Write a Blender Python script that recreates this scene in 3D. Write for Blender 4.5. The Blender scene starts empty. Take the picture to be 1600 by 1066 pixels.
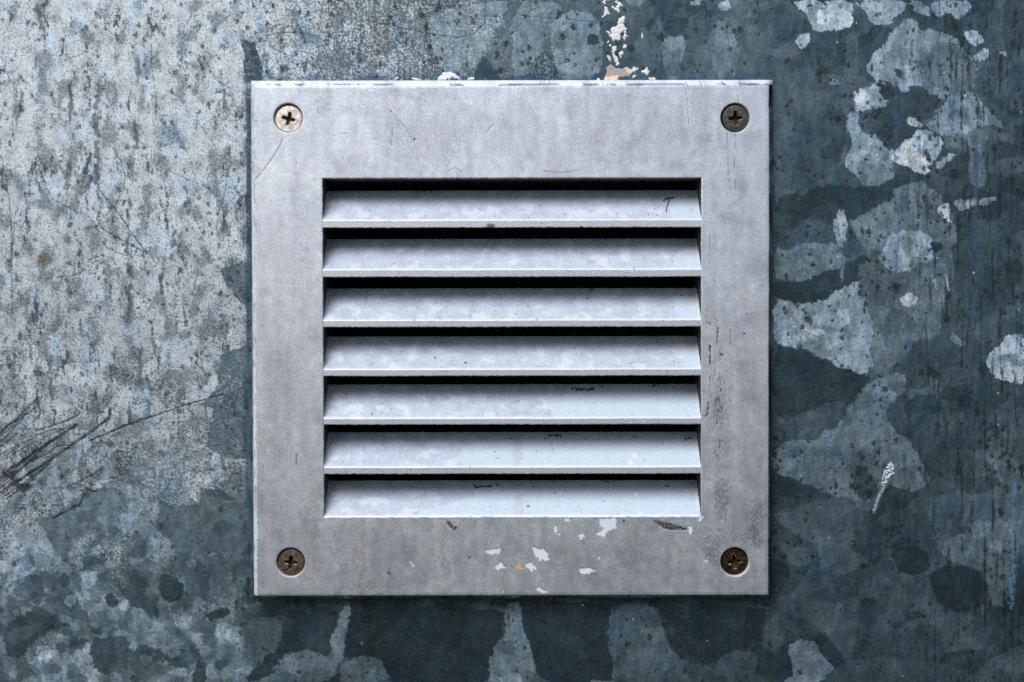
import bpy, math
import numpy as np
from mathutils import Matrix, Vector

# ------------------------------------------------------------------ units
# all lengths are written in "px" (one pixel of the photograph on the front
# plane of the vent) and scaled to metres: the vent is about 20 cm wide
U = 0.00025
D = 2400.0                 # distance of the camera from the vent front, px
PITCH = 1.5                # camera tilted down by this many degrees
ROLL = 0.10                # the vent hangs a touch askew
THICK = 28.0               # vent front stands this far proud of the wall

sc = bpy.context.scene
C = sc.collection

# ------------------------------------------------------------------ camera
cam = bpy.data.cameras.new("camera")
cam.sensor_width = 36.0
cam.lens = 36.0 * D / 1600.0
cam.clip_start = 0.02
cam.clip_end = 50.0
co = bpy.data.objects.new("camera", cam)
C.objects.link(co)
th = math.radians(PITCH)
CAM = np.array([0.0, -D * math.cos(th), D * math.sin(th)])       # px, front plane is y = 0
co.location = Vector(CAM * U)
co.rotation_euler = (math.radians(90 - PITCH), 0, 0)
sc.camera = co

# ------------------------------------------------------------------ light
SUN_DIR = Vector((-0.28, -0.61, 0.69)).normalized()   # towards the sun
elev = math.asin(SUN_DIR.z)
w = bpy.data.worlds.new("World")
sc.world = w
w.use_nodes = True
nt = w.node_tree
bg = nt.nodes["Background"]
sky = nt.nodes.new("ShaderNodeTexSky")
sky.sky_type = 'NISHITA'
sky.sun_disc = False
sky.sun_elevation = elev
sky.sun_rotation = math.atan2(SUN_DIR.x, SUN_DIR.y)
sky.air_density = 1.0
sky.dust_density = 2.5
sky.ozone_density = 1.0
nt.links.new(sky.outputs[0], bg.inputs[0])
bg.inputs[1].default_value = 0.055
sl = bpy.data.lights.new("sun", 'SUN')
sl.energy = 1.5
sl.angle = math.radians(36)
sl.color = (1.0, 0.965, 0.92)
so = bpy.data.objects.new("sun", sl)
C.objects.link(so)
so.rotation_euler = SUN_DIR.to_track_quat('Z', 'Y').to_euler()
sc.view_settings.view_transform = 'Standard'
sc.view_settings.look = 'None'
sc.view_settings.gamma = 1.0
sc.view_settings.exposure = 0.98
sc.cycles.use_denoising = False

# ------------------------------------------------------------------ projection
FW = np.array([0.0, math.cos(th), -math.sin(th)])
UP = np.array([0.0, math.sin(th), math.cos(th)])

def project(x, y, z):
    dx, dy, dz = x - CAM[0], y - CAM[1], z - CAM[2]
    dep = dy * FW[1] + dz * FW[2]
    return 800 + D * dx / dep, 533 - D * (dy * UP[1] + dz * UP[2]) / dep

def unproject(u, v, y=0.0):
    d = FW + np.array([1.0, 0, 0]) * (u - 800) / D - UP * (v - 533) / D
    t = (y - CAM[1]) / d[1]
    p = CAM + d * t
    return p[0], p[2]

# ------------------------------------------------------------------ noise
_ang = np.random.RandomState(5).rand(1024) * 2 * np.pi
_cos, _sin = np.cos(_ang).astype(np.float32), np.sin(_ang).astype(np.float32)

def _hash(ix, iy, seed):
    n = (ix.astype(np.uint32) * np.uint32(374761393) + iy.astype(np.uint32) * np.uint32(668265263)
         + np.uint32((seed * 2246822519) & 0xffffffff))
    n = (n ^ (n >> np.uint32(13))) * np.uint32(1274126177)
    n = (n ^ (n >> np.uint32(15))) * np.uint32(2246822519)
    return n ^ (n >> np.uint32(16))

def rnd(ix, iy, seed):
    return (_hash(ix, iy, seed) & np.uint32(0xffffff)).astype(np.float32) / np.float32(0x1000000)

def noise(x, y, seed=0):
    """gradient noise, about -1..1"""
    x = np.asarray(x, np.float32); y = np.asarray(y, np.float32)
    fx, fy = np.floor(x), np.floor(y)
    ix, iy = fx.astype(np.int64), fy.astype(np.int64)
    dx, dy = x - fx, y - fy
    sx = dx * dx * dx * (dx * (dx * 6 - 15) + 10)
    sy = dy * dy * dy * (dy * (dy * 6 - 15) + 10)
    def g(i, j):
        k = (_hash(ix + i, iy + j, seed) & np.uint32(1023)).astype(np.int64)
        return _cos[k] * (dx - i) + _sin[k] * (dy - j)
    a = g(0, 0); b = g(1, 0); c = g(0, 1); d = g(1, 1)
    a = a + (b - a) * sx
    c = c + (d - c) * sx
    return (a + (c - a) * sy) * 1.5

def fbm(x, y, seed=0, octv=4, gain=0.5):
    s = 0; a = 1.0; t = 0
    for k in range(octv):
        s = s + a * noise(x * 2 ** k + 17.3 * k, y * 2 ** k - 9.1 * k, seed + 31 * k)
        t += a; a *= gain
    return s / t * 1.3

def worley(x, y, seed=0):
    """distance to the nearest point, that point's random number and its vector"""
    fx, fy = np.floor(x), np.floor(y)
    ix, iy = fx.astype(np.int64), fy.astype(np.int64)
    best = np.full(x.shape, 9.0, np.float32)
    rid = np.zeros(x.shape, np.float32)
    for i in (-1, 0, 1):
        for j in (-1, 0, 1):
            px = ix + i + rnd(ix + i, iy + j, seed)
            py = iy + j + rnd(ix + i, iy + j, seed + 7)
            d = np.hypot(x - px, y - py).astype(np.float32)
            m = d < best
            best = np.where(m, d, best)
            rid = np.where(m, rnd(ix + i, iy + j, seed + 13), rid)
    return best, rid

def sstep(a, b, x):
    t = np.clip((x - a) / (b - a), 0, 1)
    return t * t * (3 - 2 * t)

def lin(*c):
    c = np.array(c, float) / 255.0
    return np.where(c <= 0.04045, c / 12.92, ((c + 0.055) / 1.055) ** 2.4)

def mix(a, b, t):
    return a + (b - a) * t[..., None]

def pts(s):
    return [tuple(float(k) for k in p.split(',')) for p in s.split()]

# zoom windows of the photograph in which outlines were traced: origin, scale
ZW = {1: (0, 0, 2.96), 2: (0, 350, 2.88), 3: (0, 700, 2.9125), 4: (380, 0, 3.552), 5: (800, 0, 3.552),
      6: (1200, 0, 2.96), 7: (1200, 350, 2.88), 8: (1200, 700, 2.9125), 9: (380, 780, 3.726),
      10: (800, 780, 3.726), 11: (0, 580, 5.33), 12: (930, 0, 8.2), 13: (1080, 480, 4.443),
      14: (1080, 680, 4.1), 15: (480, 260, 5.0), 16: (820, 260, 5.0), 17: (480, 440, 5.0),
      18: (820, 440, 5.0), 19: (480, 620, 5.0), 20: (820, 620, 5.0), 21: (1200, 0, 2.0075), 0: (0, 0, 1.0)}

def tr(z, s):
    ox, oy, k = ZW[z]
    return [(ox + x / k, oy + y / k) for x, y in pts(s)]

def inside(u, v, poly):
    """boolean mask of the points inside a polygon (u, v flat arrays)"""
    P = np.array(poly)
    lo, hi = P.min(0), P.max(0)
    idx = np.nonzero((u >= lo[0]) & (u <= hi[0]) & (v >= lo[1]) & (v <= hi[1]))[0]
    if idx.size == 0:
        return idx
    x, y = u[idx], v[idx]
    ins = np.zeros(idx.size, bool)
    n = len(P)
    for i in range(n):
        x0, y0 = P[i]; x1, y1 = P[(i + 1) % n]
        if y0 == y1:
            continue
        c = ((y0 > y) != (y1 > y)) & (x < (x1 - x0) * (y - y0) / (y1 - y0) + x0)
        ins ^= c
    return idx[ins]

def smooth_poly(P, it=2):
    """round a traced outline by corner cutting"""
    P = np.array(P, float)
    for _ in range(it):
        Q = np.roll(P, -1, 0)
        P = np.stack([P * .75 + Q * .25, P * .25 + Q * .75], 1).reshape(-1, 2)
    return [tuple(p) for p in P]

def line_dist(u, v, poly, reach):
    """distance to a polyline, for the points within reach of it"""
    P = np.array(poly)
    lo, hi = P.min(0) - reach, P.max(0) + reach
    idx = np.nonzero((u >= lo[0]) & (u <= hi[0]) & (v >= lo[1]) & (v <= hi[1]))[0]
    d = np.full(idx.size, 1e9)
    x, y = u[idx], v[idx]
    for (x0, y0), (x1, y1) in zip(P[:-1], P[1:]):
        L = (x1 - x0) ** 2 + (y1 - y0) ** 2 + 1e-9
        t = np.clip(((x - x0) * (x1 - x0) + (y - y0) * (y1 - y0)) / L, 0, 1)
        d = np.minimum(d, np.hypot(x - x0 - t * (x1 - x0), y - y0 - t * (y1 - y0)))
    return idx, d

# ------------------------------------------------------------------ mesh helpers
def grid_faces(h, wd):
    i = np.arange(h * wd).reshape(h, wd)
    return np.stack([i[:-1, :-1], i[1:, :-1], i[1:, 1:], i[:-1, 1:]], -1).reshape(-1, 4)

def build(name, verts, quads, mat, parent=None, attrs=None, smooth=True):
    """one mesh object from numpy arrays; attrs: {'albedo': Nx3, 'rough': N, 'metal': N}"""
    used = np.zeros(len(verts), bool)
    used[quads.ravel()] = True
    remap = np.cumsum(used) - 1
    V = verts[used] * U
    Q = remap[quads]
    me = bpy.data.meshes.new(name)
    me.vertices.add(len(V))
    me.vertices.foreach_set("co", V.astype(np.float32).ravel())
    me.loops.add(Q.size)
    me.loops.foreach_set("vertex_index", Q.astype(np.int32).ravel())
    me.polygons.add(len(Q))
    me.polygons.foreach_set("loop_start", np.arange(0, Q.size, 4, dtype=np.int32))
    if attrs:
        for k, a in attrs.items():
            a = np.asarray(a, np.float32)[used]
            if a.ndim == 2:
                at = me.attributes.new(k, 'FLOAT_COLOR', 'POINT')
                at.data.foreach_set("color", np.concatenate([a, np.ones((len(a), 1), np.float32)], 1).ravel())
            else:
                at = me.attributes.new(k, 'FLOAT', 'POINT')
                at.data.foreach_set("value", a)
    me.update(calc_edges=True)
    me.polygons.foreach_set("use_smooth", np.full(len(Q), smooth))
    me.materials.append(mat)
    me.validate()
    o = bpy.data.objects.new(name, me)
    C.objects.link(o)
    if parent:
        o.parent = parent
    return o

# ------------------------------------------------------------------ materials
def surface(name, grain=((1900, 0.22), (650, 0.15)), bump=0.25, bump_scale=1500, spec=0.5, rough_add=0.0):
    """worn surface: albedo, roughness and metal come with the mesh, grain and fine relief from noise"""
    m = bpy.data.materials.new(name)
    m.use_nodes = True
    n, l = m.node_tree.nodes, m.node_tree.links
    bs = n["Principled BSDF"]
    tc = n.new("ShaderNodeTexCoord")
    at = n.new("ShaderNodeAttribute"); at.attribute_name = "albedo"
    ar = n.new("ShaderNodeAttribute"); ar.attribute_name = "rough"
    am = n.new("ShaderNodeAttribute"); am.attribute_name = "metal"
    cur = at.outputs["Color"]
    fac = None
    for k, (scale, amt) in enumerate(grain):
        no = n.new("ShaderNodeTexNoise")
        no.inputs["Scale"].default_value = scale
        no.inputs["Detail"].default_value = 3.0
        no.inputs["Roughness"].default_value = 0.65
        l.new(tc.outputs["Object"], no.inputs["Vector"])
        mr = n.new("ShaderNodeMapRange")
        mr.inputs["From Min"].default_value = 0.3
        mr.inputs["From Max"].default_value = 0.7
        mr.inputs["To Min"].default_value = 1 - amt
        mr.inputs["To Max"].default_value = 1 + amt
        l.new(no.outputs["Fac"], mr.inputs["Value"])
        vm = n.new("ShaderNodeVectorMath"); vm.operation = 'SCALE'
        l.new(cur, vm.inputs[0]); l.new(mr.outputs[0], vm.inputs["Scale"])
        cur = vm.outputs[0]
        if fac is None:
            fac = no.outputs["Fac"]
    l.new(cur, bs.inputs["Base Color"])
    ad = n.new("ShaderNodeMath"); ad.operation = 'MULTIPLY_ADD'
    l.new(fac, ad.inputs[0]); ad.inputs[1].default_value = 0.25
    l.new(ar.outputs["Fac"], ad.inputs[2])
    sb = n.new("ShaderNodeMath"); sb.operation = 'ADD'; sb.use_clamp = True
    l.new(ad.outputs[0], sb.inputs[0]); sb.inputs[1].default_value = -0.125 + rough_add
    l.new(sb.outputs[0], bs.inputs["Roughness"])
    l.new(am.outputs["Fac"], bs.inputs["Metallic"])
    bs.inputs["Specular IOR Level"].default_value = spec
    bn = n.new("ShaderNodeTexNoise")
    bn.inputs["Scale"].default_value = bump_scale
    bn.inputs["Detail"].default_value = 4.0
    l.new(tc.outputs["Object"], bn.inputs["Vector"])
    bp = n.new("ShaderNodeBump")
    bp.inputs["Strength"].default_value = bump
    bp.inputs["Distance"].default_value = 0.0004
    l.new(bn.outputs["Fac"], bp.inputs["Height"])
    l.new(bp.outputs[0], bs.inputs["Normal"])
    return m

M_WALL = surface("galvanised_sheet", grain=((2300, 0.20), (800, 0.12)), bump=0.10)
M_CRUST = surface("plaster_residue", grain=((1500, 0.12),), bump=0.5, spec=0.2)
M_VENT = surface("worn_grey_paint", grain=((2100, 0.12), (600, 0.06)), bump=0.07, bump_scale=1900)
M_SLAT = surface("sandy_grey_paint", grain=((1900, 0.12), (500, 0.05)), bump=0.16, bump_scale=1700)
M_SCREW = surface("screw_metal", grain=((1500, 0.2), (500, 0.2)), bump=0.15)
M_DARK = surface("duct_metal", grain=((500, 0.2),), bump=0.1)

# ================================================================== the wall
WALL_Y = THICK
STEP = 1.4

# --- traced zinc patches: window, brightness level, outline
PATCH = [
 # right, upper
 (21, .25, "10,215 110,210 200,240 300,235 330,270 310,330 250,380 250,480 200,580 60,620 10,640"),
 (21, .17, "100,390 180,350 250,340 245,480 150,580 60,610 90,500"),
 (6, .62, "115,0 395,0 400,75 375,115 340,140 300,135 270,150 225,150 195,125 175,70 125,35"),
 (6, .66, "160,150 200,160 190,205 165,230 130,205 135,175"),
 (6, .27, "360,150 410,150 420,330 370,430 345,420 360,300"),
 (6, .55, "400,0 660,0 610,70 555,115 515,122 480,100 450,60 430,40"),
 (6, .55, "640,0 720,0 745,40 740,80 690,60"),
 (6, .52, "750,0 935,0 930,50 900,80 865,90 850,60 800,70 755,60"),
 (21, .33, "240,690 300,680 330,650 400,620 395,600 420,580 490,570 510,610 560,640 580,650 580,720 600,750 560,790 580,800 585,870 555,920 545,980 540,1066 450,1066 300,1000 280,860 330,810"),
 (21, .45, "435,45 500,90 560,100 610,150 660,200 655,260 630,285 600,300 560,320 500,290 460,262 430,285 400,272 350,262 320,235 303,215 350,150 400,90"),
 (21, .31, "540,130 610,150 660,210 650,270 600,300 530,280 480,220 500,160"), (21, .56, "390,100 420,90 380,150 355,190 370,215 330,225 305,215 350,150"),
 (21, .15, "465,65 490,60 505,85 490,102 468,90"),
 (6, .68, "905,145 940,135 990,160 1000,195 960,215 915,185"),
 (6, .66, "970,230 1025,225 1030,260 990,290 945,270"),
 (6, .6, "1065,240 1100,235 1105,250 1075,255"),
 (21, .52, "270,285 300,275 350,262 385,300 370,328 300,342 275,380 310,430 345,420 372,470 400,460 388,510 402,562 330,588 295,582 280,552 245,535 238,500 265,460 258,420 245,390 255,350 278,330 265,300"),
 (21, .66, "270,285 300,275 320,300 310,330 285,332 265,305"), (21, .40, "285,520 330,450 372,470 388,510 402,562 330,588 295,582"),
 (21, .14, "310,350 345,338 380,318 358,292 365,255 400,272 450,262 500,290 555,305 500,385 440,380 432,405 440,425 400,458 370,465 340,422 308,400"),
 (21, .09, "350,290 366,256 388,285 380,312 358,308"), (21, .13, "398,222 412,212 424,235 412,250 400,240"), (21, .55, "405,250 440,255 450,268 430,285 410,275"),
 (21, .74, "490,400 540,425 552,460 530,490 500,540 470,546 430,522 400,516 386,490 410,455 440,428"), (21, .62, "430,374 452,368 492,388 476,402 445,392"),
 (21, .47, "500,388 560,318 630,280 660,300 680,340 742,390 742,408 700,392 660,402 640,422 600,422 550,430 505,402"),
 (21, .31, "550,432 600,425 680,402 692,440 660,470 690,540 680,592 640,592 620,520 640,480 590,462 558,468"),
 (6, .60, "770,770 830,710 870,700 850,730 800,780"),
 (6, .10, "25,920 180,880 300,850 420,860 480,870 560,835 615,850 600,900 520,940 460,980 400,1010 330,1040 200,1020 120,1000 25,990"),
 (6, .36, "370,1066 400,1010 470,980 540,940 600,910 580,880 620,860 720,830 750,880 820,900 830,1066"),
 (6, .52, "860,920 900,915 920,930 1060,905 1055,940 930,965 900,985 870,960"),
 (6, .80, "800,945 840,940 850,970 835,1000 850,1040 840,1040 815,1010 790,1000"),
 (6, .55, "310,1000 340,970 360,1000 365,1066 315,1066"),
 (6, .52, "270,375 330,370 325,395 280,390"),
 (6, .48, "575,220 615,215 625,300 600,330 580,290"),
 # right, middle
 (7, .36, "30,110 100,115 150,90 250,80 330,100 350,150 330,190 250,220 180,245 110,262 80,245 30,240"),
 (7, .09, "20,245 110,265 200,245 340,190 420,140 480,160 430,190 405,230 420,255 340,285 270,320 210,350 150,355 80,345 20,325"),
 (7, .30, "405,200 430,180 480,165 540,200 640,215 700,250 690,300 590,330 600,370 520,370 440,345 405,300"),
 (7, .54, "20,330 80,345 150,355 215,350 280,320 350,275 420,258 400,310 440,345 500,370 490,440 470,500 480,590 470,650 430,670 360,665 300,640 270,600 200,575 120,550 20,535"),
 (7, .32, "430,345 600,330 690,370 740,430 760,490 700,500 640,560 600,620 560,650 470,655 460,560 480,470"),
 (7, .56, "555,50 620,20 700,40 750,60 730,120 740,150 650,200 600,215 540,195 490,165 510,120"),
 (7, .36, "690,210 740,200 790,120 830,120 840,180 830,260 790,300 790,350 770,440 740,400 700,350"),
 (7, .10, "735,80 790,95 770,130 740,130"),
 (7, .70, "595,330 640,305 680,350 650,372 600,355"),
 (7, .70, "1160,495 1080,500 1040,540 1000,590 985,620 1000,670 1040,700 1110,715 1160,705"),
 (7, .46, "815,470 850,510 900,550 870,560 830,530"),
 (7, .09, "20,545 130,555 220,590 270,620 330,660 430,672 470,695 420,750 370,810 330,870 300,900 250,930 150,900 60,880 20,830"),
 (7, .20, "60,870 180,850 300,790 360,810 320,890 270,920 200,980 90,985"),
 (7, .38, "370,830 420,760 500,690 600,670 630,720 560,800 520,850 560,930 620,960 660,1030 660,1075 20,1075 20,1000 180,970 235,975 250,935 310,905"),
 (7, .27, "620,690 740,680 790,740 780,800 740,770 640,760"),
 (7, .52, "300,-5 355,-5 350,100 320,110 300,60"),
 (7, .30, "322,110 345,110 345,190 325,285 320,200"),
 # right, lower
 (8, .36, "20,-5 665,-5 720,90 740,150 690,200 600,190 540,170 480,240 400,240 290,215 150,155 20,120"),
 (8, .17, "400,70 470,110 500,150 490,230 420,240 380,180"),
 (8, .07, "20,125 150,160 130,220 40,220"),
 (8, .32, "880,400 940,330 1000,300 1060,330 1130,360 1140,560 1100,720 1010,720 1000,620 980,570 930,540 840,520 780,490 800,430"),
 (8, .09, "840,530 920,545 980,590 1000,650 990,720 900,740 830,740 770,690 735,600 760,560"),
 (8, .24, "560,530 620,570 730,570 740,640 790,730 700,770 600,690 430,690 400,640 500,560"),
 (8, .46, "95,880 150,865 220,890 240,940 300,1000 300,1020 240,1050 200,1080 60,1080 120,1010 90,930"),
 (8, .23, "320,1000 380,960 500,950 620,960 900,1000 930,1080 230,1080"),
 (8, .28, "920,1040 1010,970 1175,870 1175,1080 930,1080"),
 (8, .27, "60,430 170,450 210,510 160,560 60,500"),
 (8, .08, "560,460 720,440 740,560 690,575 620,570 570,530"),
 (8, .10, "620,750 690,740 705,770 640,795"),
 # above the vent
 (5, .34, "0,0 210,0 300,60 215,130 190,250 120,340 60,440 0,440"),
 (5, .40, "210,120 300,60 480,80 500,250 490,450 250,450 250,370 215,250"),
 (5, .13, "130,330 180,250 240,330 270,450 110,450"),
 (5, .12, "420,200 480,195 475,250 430,250"),
 (5, .36, "640,0 740,0 720,30 680,40 640,20"),
 (5, .28, "820,60 800,120 770,150 720,180 690,230 680,300 740,320 800,330 830,340 845,205"),
 (5, .34, "845,205 960,195 965,260 940,340 920,450 870,450 840,380 830,290"),
 (5, .08, "850,110 980,90 980,140 940,190 880,205 845,190"),
 (5, .33, "1140,100 1180,140 1230,190 1280,240 1250,330 1240,450 1150,450 1110,350 1130,250"),
 (5, .50, "990,-5 1060,-5 1040,30 1000,25"),
 (5, .50, "1150,-5 1215,-5 1210,40 1180,60 1140,40"),
 (4, .38, "80,0 460,0 470,120 440,260 330,330 180,420 120,450 90,300"),
 (4, .25, "470,0 920,0 1000,120 1040,330 1000,450 300,450 460,300"),
 (4, .42, "1030,60 1290,30 1470,-5 1460,60 1370,200 1340,300 1280,380 1200,440 1130,430 1080,370 1040,250"),
 (4, .12, "1340,300 1380,350 1420,450 1260,450 1300,360"),
 (4, .24, "1380,220 1480,100 1500,450 1420,450 1380,340"),
 (4, .12, "0,220 70,240 120,400 100,460 0,460"),
 # left, upper and middle
 (2, .30, "990,590 1100,550 1150,550 1150,1060 1040,1050 930,1020 930,960 960,900 960,830 900,820 985,720"),
 (2, .60, "870,560 930,530 980,570 970,620 900,630"),
 (2, .24, "980,190 1140,170 1140,420 1040,300 1000,230"),
 (2, .30, "670,690 750,680 780,760 720,800 660,760"),
 # left, lower
 (3, .31, "720,230 800,270 900,260 920,190 1150,190 1160,600 1050,560 1020,460 930,480 870,520 800,510 720,360"),
 (3, .35, "150,330 260,300 370,200 480,190 560,190 580,260 520,330 480,400 370,390 290,520 250,490 200,410"),
 (3, .56, "0,370 60,350 110,280 200,360 220,440 300,510 220,560 160,550 150,480 60,520 20,540 0,450"),
 (3, .50, "770,130 900,120 905,230 870,265 780,250"),
 (3, .50, "660,330 720,370 790,450 790,500 740,560 700,520 700,440 660,380"),
 (3, .21, "150,740 200,735 260,770 255,800 200,850 140,900 90,960 50,960 15,930 20,800 100,760"),
 (3, .24, "105,610 150,570 195,580 190,720 170,730 130,680"),
 (3, .23, "420,870 500,860 580,860 590,930 580,1020 450,1030 415,990"),
 (3, .13, "720,590 760,560 830,600 840,680 770,710 720,660"),
 (3, .14, "470,670 520,660 540,710 520,740 480,720"),
 (3, .12, "930,745 1060,725 1010,770 965,805"),
 (3, .13, "870,1040 900,960 930,970 950,1080 870,1080"),
 (3, .44, "800,780 920,740 930,770 860,830 800,820"),
 (3, .30, "880,560 1020,460 1030,530 1060,640 1000,690 900,700"),
 (3, .70, "410,165 490,100 520,120 510,160 450,185"),
 (3, .40, "980,1010 1070,985 1090,1020 1000,1030"),
 (3, .20, "970,970 1030,960 1050,990 990,1015"),
 # below the vent
 (9, .26, "0,700 180,680 240,760 200,850 120,930 60,980 0,960"),
 (9, .09, "240,620 560,620 540,740 515,800 520,880 470,920 400,870 280,890 200,980 100,1060 0,1060 60,980 120,930 200,850 240,760"),
 (9, .07, "630,620 1520,620 1530,760 1450,880 1430,1000 1430,1080 860,1080 820,960 740,910 600,930 570,920 610,780"),
 (9, .40, "570,640 630,600 600,800 565,920 540,1000 520,880 515,800 545,740"),
 (9, .32, "280,890 430,880 470,920 550,920 540,1000 480,1080 0,1080 100,1060 200,980 220,930"),
 (9, .30, "560,990 600,940 740,915 800,950 850,1010 850,1080 560,1080"),
 (10, .38, "-40,600 55,600 75,760 120,900 155,1080 -140,1080 -140,960 -115,890 -50,800 -30,760"),
 (10, .07, "65,600 580,600 580,700 590,780 560,830 590,950 600,1080 160,1080 120,890 75,760"),
 (10, .29, "590,600 840,610 870,720 880,800 940,880 1000,960 1050,1080 600,1080 590,950 560,830"),
 (10, .08, "850,610 1490,610 1470,730 1420,840 1360,880 1280,890 1230,940 1130,960 1000,950 900,850"),
 (10, .22, "1060,1080 1130,960 1280,890 1440,880 1420,1000 1340,1040 1300,1080"),
 (10, .26, "1490,680 1565,650 1565,900 1440,880"),
 (10, .36, "450,1060 560,1050 600,1066 590,1085 440,1085"),
]

SCRATCH = [  # window, half width, darkness, line
 (11, .9, .9, "0,500 100,430 200,340 320,215"), (11, .9, .9, "0,520 90,440 180,390 300,300"),
 (11, .8, .8, "0,600 60,540 130,460 200,390"), (11, .8, .8, "0,630 70,580 150,520"),
 (11, .9, .9, "300,495 420,460 560,410 680,345"), (11, .8, .7, "0,725 150,640 300,540 420,490 540,480"),
 (11, .7, .7, "0,750 200,640 380,550 520,490 630,440"), (11, 1.7, .9, "60,830 200,740 400,600 560,500 640,450"),
 (11, .8, .8, "100,860 260,740 420,600 520,540"), (11, .8, .8, "0,980 120,870 250,760 400,680 480,620 600,620"),
 (11, 1.9, .8, "0,1010 200,880 380,770 480,700 590,620 740,520 910,390 920,310"),
 (11, .9, .8, "60,1060 250,920 400,780"), (11, .7, .7, "-5,905 80,860 190,750 300,650"), (11, .7, .7, "-5,930 160,830 300,720 420,640"),
 (11, 2.2, .8, "60,830 110,860 100,930 150,970"), (11, .7, .8, "0,1040 120,950 330,800"), (11, 1.2, .8, "90,940 180,980 210,1040"),
 (11, .8, .8, "-5,890 90,840 200,760 330,640"), (11, .7, .8, "-5,960 110,850 220,770 360,640"), (11, .8, .8, "0,1066 130,980 300,850 420,770"),
 (11, .7, .7, "-5,700 90,650 210,580"), (11, .7, .7, "-5,540 60,500 150,420 250,310"), (11, 2.4, .7, "30,850 110,900 160,950 260,960"), (11, 2.6, .6, "150,1000 200,990 240,975"), (11, .6, .6, "180,760 260,690 350,590"),
 (11, 1.1, .9, "750,580 850,540 960,490 1066,440"), (2, 1.3, .95, "420,970 560,910 760,840 880,800 1000,770"),
 (11, .7, .6, "480,980 600,950 720,890 850,820"), (3, .7, .6, "0,330 180,240 330,170 470,90"),
 (3, .6, .5, "280,520 430,470 500,450"), (3, .5, .5, "870,110 1000,95 1130,85"),
 (3, 2.2, .7, "240,320 300,290 360,260 400,190 440,200"),
 (1, .6, .7, "270,290 380,250 450,210 500,170"), (1, .7, .8, "870,240 940,265 970,320 1000,370 1060,405"),
 (1, .8, .9, "460,880 520,950 590,1045"), (1, .7, .8, "260,930 370,990"), (1, .7, .8, "0,720 10,740 40,900 55,1066"),
 (1, .8, .8, "1050,850 1030,930 1010,980 1000,1066"), (1, .6, .7, "850,130 870,100 890,60"),
 (1, .6, .7, "510,670 560,750 580,820 570,880 540,940 490,1000"), (1, .6, .6, "700,200 700,300 725,500"),
 (1, .6, .6, "690,80 710,150 740,220"), (1, .5, .5, "160,460 250,490 310,520"), (1, .5, .5, "780,790 870,830 960,870"),
 (1, .5, .5, "920,600 980,550"), (1, .6, .6, "380,1066 440,1045 500,1020"),
 (2, .8, .9, "450,15 560,80 660,130"), (2, .8, .9, "570,10 620,80 665,135"), (2, .6, .8, "470,100 520,125 560,140 650,145"),
 (2, .5, .6, "60,190 140,140 300,80"), (2, .7, .8, "260,240 340,230 380,210"), (2, .6, .8, "400,160 445,145"), (2, .6, .7, "350,25 400,20 450,5"),
 (2, .7, .8, "895,210 870,300"), (2, .6, .7, "50,0 55,400"), (2, .5, .6, "365,640 430,720 490,800"), (2, .5, .5, "810,490 800,580"),
 (2, .5, .5, "285,235 340,245 370,215"), (2, .5, .5, "410,300 460,290 480,270"), (2, .4, .5, "770,830 765,1060"),
 (4, .7, .8, "130,195 250,180 350,185 430,215 470,250"), (4, .6, .7, "400,0 480,90"), (4, .6, .7, "540,0 600,60 660,110"),
 (4, .5, .7, "1080,20 1150,150"), (4, .6, .7, "1180,10 1300,130"), (4, .5, .7, "1130,0 1240,110"), (4, .5, .6, "1230,20 1310,110"),
 (4, .6, .7, "700,120 880,155 1040,190 1200,210 1280,190 1340,130 1350,0"), (4, .5, .6, "150,260 260,310"), (4, .4, .5, "600,40 640,100"),
 (4, .5, .4, "1100,85 1300,92 1492,90"),
 (5, .6, .5, "0,80 190,100 300,110 440,120 560,140 740,145 850,148"), (5, .6, .6, "250,240 200,380"), (5, .4, .4, "495,100 490,300 495,440"),
 (3, .8, .9, "945,165 990,185"), (3, .5, .5, "265,520 350,590"), (3, .5, .6, "765,820 760,900"), (3, 1.0, .9, "855,650 850,680"),
 (7, .4, .4, "470,730 560,780"), (6, .5, .6, "260,45 290,15 330,0"),
]
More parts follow.
